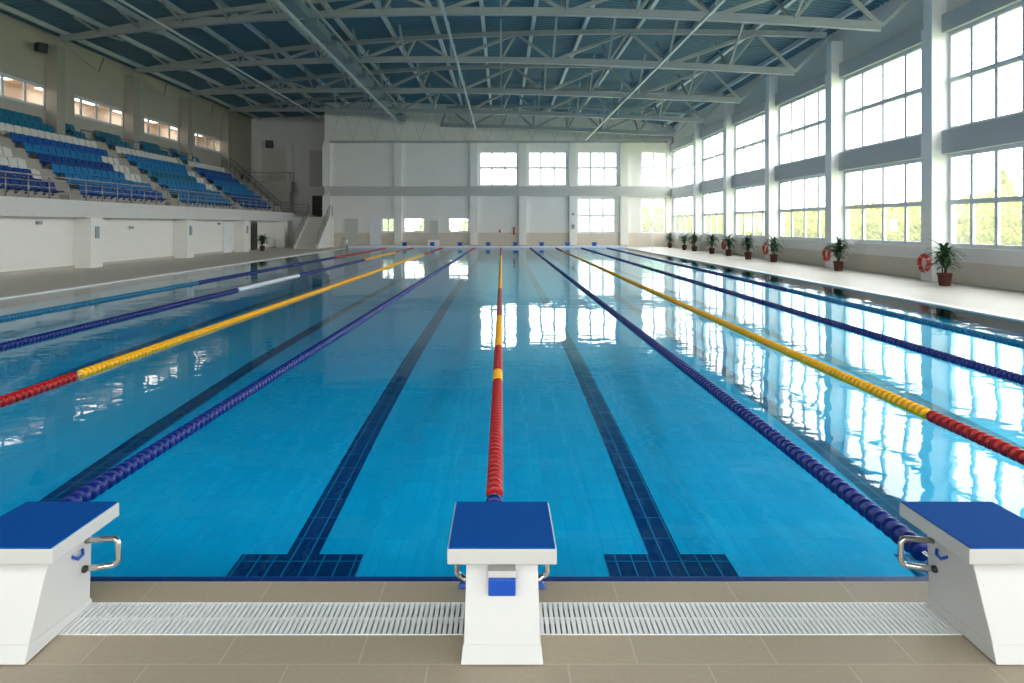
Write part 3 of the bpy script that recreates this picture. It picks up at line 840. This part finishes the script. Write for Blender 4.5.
# long members along the lower chords
def runner(name, label, x, z, w, h, mat, y0=22, y1=END - .5):
    m = MB(); m.beam((0, y0, 0), (0, y1, 0), w, h); o = m.build(name, mat); o.location = (x, 0, z); return tag(o, label, 'ceiling rail', 'long rails under the trusses')
def chord_z(x):
    u = (x - (WALL_L + .75)) / (COL_R - 1.4 - (WALL_L + .75)); return zb(u)
for x, lab in ((-18.4, 'pale rail under the trusses nearest the seats'), (-2.62, 'pale rail under the trusses left of the centre rope'), (8.35, 'pale rail under the trusses on the window side')):
    runner('ceiling_rail', lab, x, chord_z(x) - .23, .12, .10, 'steel_light')
zc = chord_z(-10.1)
t = thing('cable_tray', 'wide pale cable tray with hanging duct boxes running along the ceiling left of centre', 'cable tray', (-10.1, 22, zc))
m = MB(); m.beam((-.15, 0, -.25), (-.15, END - 22.6, -.25), .16, .14); m.build('tray_edge', 'steel_light', t)
m = MB(); m.beam((.75, 0, .32), (.75, END - 22.6, .32), .12, .12); m.build('tray_edge', 'steel', t)
for k in range(11):
    m = MB(); y = 1 + 4.3 * k; m.beam((.3, y, .0), (.3, y + 3.0, .0), .6, .42); m.build('duct_box', 'duct', t)
m = MB()
for k in range(24): m.beam((-.15, 1 + 2 * k, -.2), (.75, 1.3 + 2 * k, .32), .05, .05)
m.build('tray_rungs', 'steel', t)
# eave struts at the left columns
for k, y in enumerate(LEFT_Y[:3]):
    t = MB(); a = Vector((0, 0, 0)); t.tube([a, a + Vector((.6, 3.2, -1.3)), a + Vector((.25, 4.4, -.1))], .05, 6)
    o = t.build('eave_strut', 'steel'); o.location = (WALL_L + .8, y + .1, EYE + 11.5)
    tag(o, 'bent steel strut hanging under the left eave behind the %s column' % ['first', 'second', 'third'][k], 'strut', 'struts under the left eave')

# ------------------------------------------------------------------ speakers and small boxes
def speaker(label, loc, rz, s=1.0):
    t = thing('loudspeaker', label, 'loudspeaker', loc, rz)
    m = MB(); m.hexa([(-.3 * s, -.22 * s, -.3 * s), (.3 * s, -.22 * s, -.3 * s), (.22 * s, .22 * s, -.2 * s), (-.22 * s, .22 * s, -.2 * s)], [(-.3 * s, -.3 * s, .3 * s), (.3 * s, -.3 * s, .3 * s), (.22 * s, .22 * s, .3 * s), (-.22 * s, .22 * s, .3 * s)])
    m.build('cabinet', 'black', t, .02)
    m = MB(); m.tube([(0, .2 * s, .1), (0, .45 * s, .35 * s)], .03, 8); m.build('bracket', 'rail_dark', t)
speaker('black loudspeaker hanging in the far left corner above the landing', (-26.0, REC - .68, EYE + 9.0), R(15), 1.4)
speaker('black loudspeaker on the left wall above the nearest high window', (WALL_L + .6, 42.0, EYE + 10.6), R(70), 1.0)
def side_box(name, label, cat, x, y, z, d, w, h, mat, group=None):
    m = MB(); m.box(x + .004, x + d, y - w / 2, y + w / 2, z - h / 2, z + h / 2); m.box(x + d, x + d + .015, y - w / 2 + .03, y + w / 2 - .03, z - h / 2 + .03, z + h / 2 - .03)
    return tag(m.build(name, mat, None, .008), label, cat, group)
for y, nm in ((36.3, 'first'), (47.2, 'second'), (57.7, 'third')):
    side_box('wall_sign', 'narrow blue grey sign on the %s white pillar under the gallery' % nm, 'wall sign', GAL - .02, y, EYE - .38, .06, .34, .62, 'grey_box')
for y, z, nm in ((33.0, 2.3, 'small lamp high on the white wall before the first pillar'), (41.2, 2.05, 'small lamp on the white wall between first and second pillar'), (54.0, 2.3, 'small lamp on the white wall left of the white door')):
    side_box('wall_lamp', nm + ' under the gallery', 'wall lamp', -21.9, y, z, .16, .3, .16, 'grey_box')
side_box('wall_box', 'small dark box on the upper left wall near the far corner', 'wall box', WALL_L, 76.0, EYE + 5.2, .15, .4, .4, 'black')

# ------------------------------------------------------------------ lifebuoys
def lifebuoy(y, label):
    t = thing('lifebuoy', label, 'lifebuoy', (COL_R - .085, y, .70), 0, 'lifebuoys hung on the window columns')
    ring = MB(); Rr, rr = .30, .078; N, n = 40, 14
    vs = []; fs = []
    for i in range(N):
        a = 2 * math.pi * i / N
        for j in range(n):
            b_ = 2 * math.pi * j / n; q = Rr + rr * math.cos(b_)
            vs.append((rr * .9 * math.sin(b_), q * math.cos(a), q * math.sin(a)))
        for j in range(n):
            fs.append((i * n + j, ((i + 1) % N) * n + j, ((i + 1) % N) * n + (j + 1) % n, i * n + (j + 1) % n))
    ring.add(vs, fs, True); ring.build('ring', 'buoy', t)
    for k in range(4):
        a0 = math.pi / 4 + k * math.pi / 2 + .3; bm = MB(); vs = []; fs = []; S_ = 4
        for i in range(S_ + 1):
            a = a0 - .055 + .11 * i / S_
            for j in range(n):
                b_ = 2 * math.pi * j / n; q = Rr + (rr + .004) * math.cos(b_)
                vs.append(((rr + .004) * .9 * math.sin(b_), q * math.cos(a), q * math.sin(a)))
        for i in range(S_):
            for j in range(n): fs.append((i * n + j, (i + 1) * n + j, (i + 1) * n + (j + 1) % n, i * n + (j + 1) % n))
        bm.add(vs, fs, True); bm.build('white_band', 'white_plastic', t)
    h = MB(); h.tube([(.08, 0, .40), (.0, 0, .40), (0, 0, .36)], .012, 6); h.build('hook', 'rail', t)
for y, nm in zip(RIGHT_Y, ['nearest window column, beside the largest potted palm', 'second window column from the right', 'third window column, between two potted palms', 'fourth window column, between two potted palms', 'fifth window column, farthest from the camera']):
    lifebuoy(y + .37, 'orange red lifebuoy with white bands on the %s' % nm)

# ------------------------------------------------------------------ potted plants
def blade(mb, base, az, el, L, w, droop, n=7):
    """one arching leaf blade"""
    d = Vector((math.cos(az), math.sin(az), 0)); side = Vector((-math.sin(az), math.cos(az), 0))
    vs = []; p = Vector(base); e = el
    for i in range(n + 1):
        u = i / n; ww = w * (math.sin(math.pi * min(1, .12 + u * .88)) ** .8) * (1 if u < 1 else .05)
        up = Vector((0, 0, 1)) * .18 * ww
        vs += [p - side * ww + up, p, p + side * ww + up]
        p = p + (d * math.cos(e) + Vector((0, 0, 1)) * math.sin(e)) * (L / n); e -= droop / n
    fs = []
    for i in range(n):
        a = i * 3; fs += [(a, a + 1, a + 4, a + 3), (a + 1, a + 2, a + 5, a + 4)]
    mb.add(vs, fs, True)
def foliage_mesh(seed, n=125):
    rnd = random.Random(seed); m = MB()
    for k in range(n):
        h = .12 + .62 * rnd.random() ** .9
        az = rnd.random() * 2 * math.pi; el = R(rnd.uniform(15, 80))
        blade(m, (.05 * math.cos(az), .05 * math.sin(az), h), az, el, rnd.uniform(.36, .62), rnd.uniform(.03, .05), R(rnd.uniform(60, 125)))
    return m.mesh('foliage', 'leaf')
FOL = [foliage_mesh(s) for s in (3, 11, 29)]
pm = MB(); pm.lathe([(0, 0), (.15, 0), (.165, .02), (.205, .36), (.225, .36), (.23, .41), (.21, .415), (.20, .38), (.0, .37)], 20)
POT = pm.mesh('pot', 'pot')
pm = MB(); pm.lathe([(.0, .376), (.19, .376), (.19, .385), (0, .392)], 16); SOIL = pm.mesh('soil', 'soil')
pm = MB()
for dx, dy in ((0, 0), (.05, .03), (-.05, .02), (.01, -.05)): pm.tube([(dx, dy, .38), (dx * 1.4, dy * 1.4, .75), (dx * 1.2, dy * 1.2, 1.1)], [.022, .018, .012], 6)
STEM = pm.mesh('stem', 'stem')
def potted_palm(loc, label, v, s=1.0, rz=0.0, group='potted palms along the windows'):
    t = thing('potted_palm', label, 'potted plant', loc, rz, group); t.scale = (s, s, s)
    for nm, me, z in (('pot', POT, 0), ('soil', SOIL, 0), ('stem', STEM, 0), ('foliage', FOL[v % 3], .38)):
        o = bpy.data.objects.new(nm, me); COL.objects.link(o); o.parent = t; o.location.z = z
        if nm == 'foliage': o.scale = (1.18, 1.18, 1.04)
PL = [((16.0, 25.3), 'large potted palm in a dark red pot, right of the nearest lifebuoy', 1.12),
      ((16.15, 33.6), 'potted palm in a dark red pot, right of the second nearest lifebuoy', 1.12),
      ((16.15, 41.6), 'potted palm right of the third nearest lifebuoy', 1.1),
      ((15.8, 44.95), 'potted palm left of the third nearest lifebuoy', 1.1),
      ((16.1, 49.7), 'potted palm right of the fourth nearest lifebuoy', 1.1),
      ((15.95, 53.2), 'potted palm left of the fourth nearest lifebuoy', 1.08),
      ((16.1, 58.6), 'potted palm right of the farthest lifebuoy', 1.08),
      ((16.1, 61.8), 'potted palm half hidden left of the farthest lifebuoy', 1.05),
      ((16.2, 67.5), 'potted palm at the far right corner of the hall', 1.05)]
for k, ((x, y), lab, s) in enumerate(PL): potted_palm((x, y, .001), lab, k, s, k * 1.3)
potted_palm((-20.3, 59.3, .001), 'potted palm by the white wall under the left gallery', 1, 1.05, .7, 'potted palm under the gallery')

# ------------------------------------------------------------------ pool ladder and post
def ladder(x, y, face, label):
    t = thing('pool_ladder', label, 'pool ladder', (x, y, 0))
    for s in (-.28, .28):
        m = MB(); m.tube([(0, s, 0), (0, s, .65)] + [(p.x, p.y, p.z) for p in arc((face * .3, s, .65), .3, 180, 0, 10, (face, 0, 0), (0, 0, 1))][1:] + [(face * .6, s, -.55)], .026, 8)
        m.build('grab_rail', 'white_plastic' if face < 0 else 'chrome', t)
    for z in (-.25, -.48):
        m = MB(); m.box(face * .56, face * .64, -.28, .28, z - .015, z + .015); m.build('step', 'chrome', t)
ladder(POOL_L - .32, 66.6, 1, 'steel pool ladder on the left pool edge near the far end')
t = thing('post', 'slim white post on the right pool edge near the far end', 'post', (POOL_R + .45, 57.9, 0))
m = MB(); m.tube([(0, 0, .02), (0, 0, 1.55)], .03, 8); m.build('pole', 'white_plastic', t)
m = MB(); m.lathe([(0, 0), (.12, 0), (.12, .02), (.04, .035), (0, .035)], 14); m.build('foot_plate', 'white_plastic', t)

# ------------------------------------------------------------------ back of the hall (behind the camera)
m = MB()
m.box(WALL_L, WALL_R + .45, BACK - .3, BACK, 0, 3.2); m.box(WALL_L, WALL_R + .45, BACK - .3, BACK, 10.6, 15)
for x in range(0, 9): m.box(WALL_L + x * 5.6, WALL_L + x * 5.6 + .9, BACK - .3, BACK, 3.2, 10.6)
struct(m, 'wall_back', ['wall_end'])
for k in range(8):
    a = WALL_L + k * 5.6 + .9; b_ = a + 4.7
    window(wn, 'y', BACK - .15, a, min(b_, WALL_R), 3.2, 10.6, [1.55, 3.1], [6.9], 'glass', .14, mat='frame_white'); wn += 1

# ------------------------------------------------------------------ outside: ground and trees
m = MB(); m.box(-140, WALL_L - 4, -60, 190, -.6, -.4); m.box(WALL_R + .5, 160, -60, 190, -.6, -.4); m.box(WALL_L - 4, WALL_R + .5, REC + .4, 190, -.6, -.4); m.box(WALL_L - 4, WALL_R + .5, -60, BACK - .4, -.6, -.4)
struct(m, 'ground', 'ground')
def crown_mesh(seed, rx, rz, n, leaf, mat, cone=False):
    rnd = random.Random(seed); m = MB()
    for k in range(n):
        if cone:
            u = rnd.random() ** 1.5; rr = rx * (1 - u) * (.75 + .3 * rnd.random()); a = rnd.random() * 2 * math.pi
            p = Vector((rr * math.cos(a), rr * math.sin(a), u * rz))
        else:
            while True:
                p = Vector((rnd.uniform(-1, 1), rnd.uniform(-1, 1), rnd.uniform(-1, 1)))
                if .35 < p.length < 1: break
            a = math.atan2(p.y, p.x); lump = 1 + .16 * math.sin(3 * a + seed) + .12 * math.sin(5 * p.z * 2 + 2 * a)
            p = Vector((p.x * rx * lump, p.y * rx * lump, (p.z + 1) * rz / 2))
        nrm = Vector((rnd.gauss(0, 1), rnd.gauss(0, 1), rnd.gauss(0, 1))).normalized(); q = nrm.orthogonal().normalized(); r2 = nrm.cross(q)
        s = leaf * rnd.uniform(.6, 1.3)
        m.add([p - q * s, p + r2 * s * .55, p + q * s, p - r2 * s * .55], [(0, 1, 2, 3)])
    if not cone:                                                          # dense heart of the crown
        prof = [(rx * .74 * math.sin(math.pi * j / 8), rz / 2 - rz * .42 * math.cos(math.pi * j / 8)) for j in range(9)]
        m.lathe(prof, 14)
    return m.mesh('crown', mat)
CR = {'bush': [crown_mesh(s, 3.0, 4.9, 4200, .24, 'tree_leaf') for s in (1, 2)],
      'green': [crown_mesh(s, 2.6, 4.6, 2400, .27, 'tree_leaf_green') for s in (5, 6)],
      'conifer': [crown_mesh(9, 2.7, 6.8, 4200, .26, 'conifer', True)]}
tm = MB(); tm.tube([(0, 0, -.45), (.05, 0, 1.5), (-.05, .05, 3.4)], [.2, .15, .08], 8)
for a in range(4): tm.tube([(0, 0, 1.2 + .3 * a), (1.0 * math.cos(a * 1.7), 1.0 * math.sin(a * 1.7), 2.6 + .3 * a)], [.08, .03], 6)
TRUNK = tm.mesh('trunk', 'bark')
def tree(kind, v, loc, s, rz, label, group):
    t = thing('tree', label, 'tree', loc, rz, group); t.scale = (s, s, s)
    o = bpy.data.objects.new('crown', CR[kind][v % len(CR[kind])]); COL.objects.link(o); o.parent = t; o.location.z = .2
    o = bpy.data.objects.new('trunk', TRUNK); COL.objects.link(o); o.parent = t
rnd = random.Random(4)
y = 34
k = 0
while y < 150:
    tree('bush', k, (30 + rnd.uniform(-1.2, 1.2) + max(0, (y - 60)) * .12, y, 0), rnd.uniform(.70, .88), rnd.random() * 6, 'bushy yellow green tree in the row outside the right windows', 'bushy trees outside the right windows')
    y += 4.7 + y * .012; k += 1
tree('conifer', 0, (34.5, 48.2, 0), .84, 0, 'pointed pale conifer outside the nearest right window', None)
for k, x in enumerate((10.0, 14.6, 19.4)):
    tree('green', k, (x + 2.5, 84 + 5 * k, 0), 1.0, k * 2.0, 'green tree outside the far end window at the right corner', 'green trees outside the end window')
for k, x in enumerate((-13, -8, -3)):
    tree('green', k, (x, 80 + k, 0), .7, k * 2.0, 'green tree outside the small windows of the end wall', 'green trees outside the small end windows')

# ------------------------------------------------------------------ daylight
wd = bpy.data.worlds.new('World'); SC.world = wd; wd.use_nodes = True
bg = wd.node_tree.nodes['Background']
bg.inputs[0].default_value = (1.0, .985, .955, 1); bg.inputs[1].default_value = 5.0
def portal(name, loc, rot, sx, sy):
    l = bpy.data.lights.new(name, 'AREA'); l.shape = 'RECTANGLE'; l.size = sx; l.size_y = sy; l.cycles.is_portal = True
    o = bpy.data.objects.new(name, l); COL.objects.link(o); o.location = loc; o.rotation_euler = rot
portal('daylight_portal_right', (WALL_R + .55, (ys[0] + END) / 2, 5.6), (0, R(90), 0), 8.9, END - ys[0])
portal('daylight_portal_end', ((up_w[0][0] + WALL_R) / 2, END + .35, 5.6), (R(-90), 0, 0), WALL_R - up_w[0][0], 8.9)
portal('daylight_portal_back', ((WALL_L + WALL_R) / 2, BACK - .35, 6.9), (R(90), 0, 0), WALL_R - WALL_L, 7.4)

# ------------------------------------------------------------------ camera and view
cam = bpy.data.cameras.new('Camera'); co = bpy.data.objects.new('Camera', cam); COL.objects.link(co)
co.location = (0, 0, EYE); co.rotation_euler = (R(90), 0, 0)
cam.sensor_width = 36; cam.lens = 36 * 700 / 1024
cam.shift_x = 10 / 1024; cam.shift_y = -116.5 / 1024
cam.clip_end = 600
SC.camera = co
vs_ = SC.view_settings
SC.display_settings.display_device = 'sRGB'
vs_.view_transform = 'Standard'; vs_.look = 'None'; vs_.exposure = 0.80; vs_.gamma = 1.0
try: vs_.use_curve_mapping = False
except Exception: pass
cy = SC.cycles
cy.use_denoising = True
try: cy.denoiser = 'OPENIMAGEDENOISE'
except Exception: pass
cy.max_bounces = 10; cy.diffuse_bounces = 5; cy.glossy_bounces = 4; cy.transmission_bounces = 4; cy.transparent_max_bounces = 12
cy.sample_clamp_indirect = 12
cy.caustics_reflective = False; cy.caustics_refractive = False
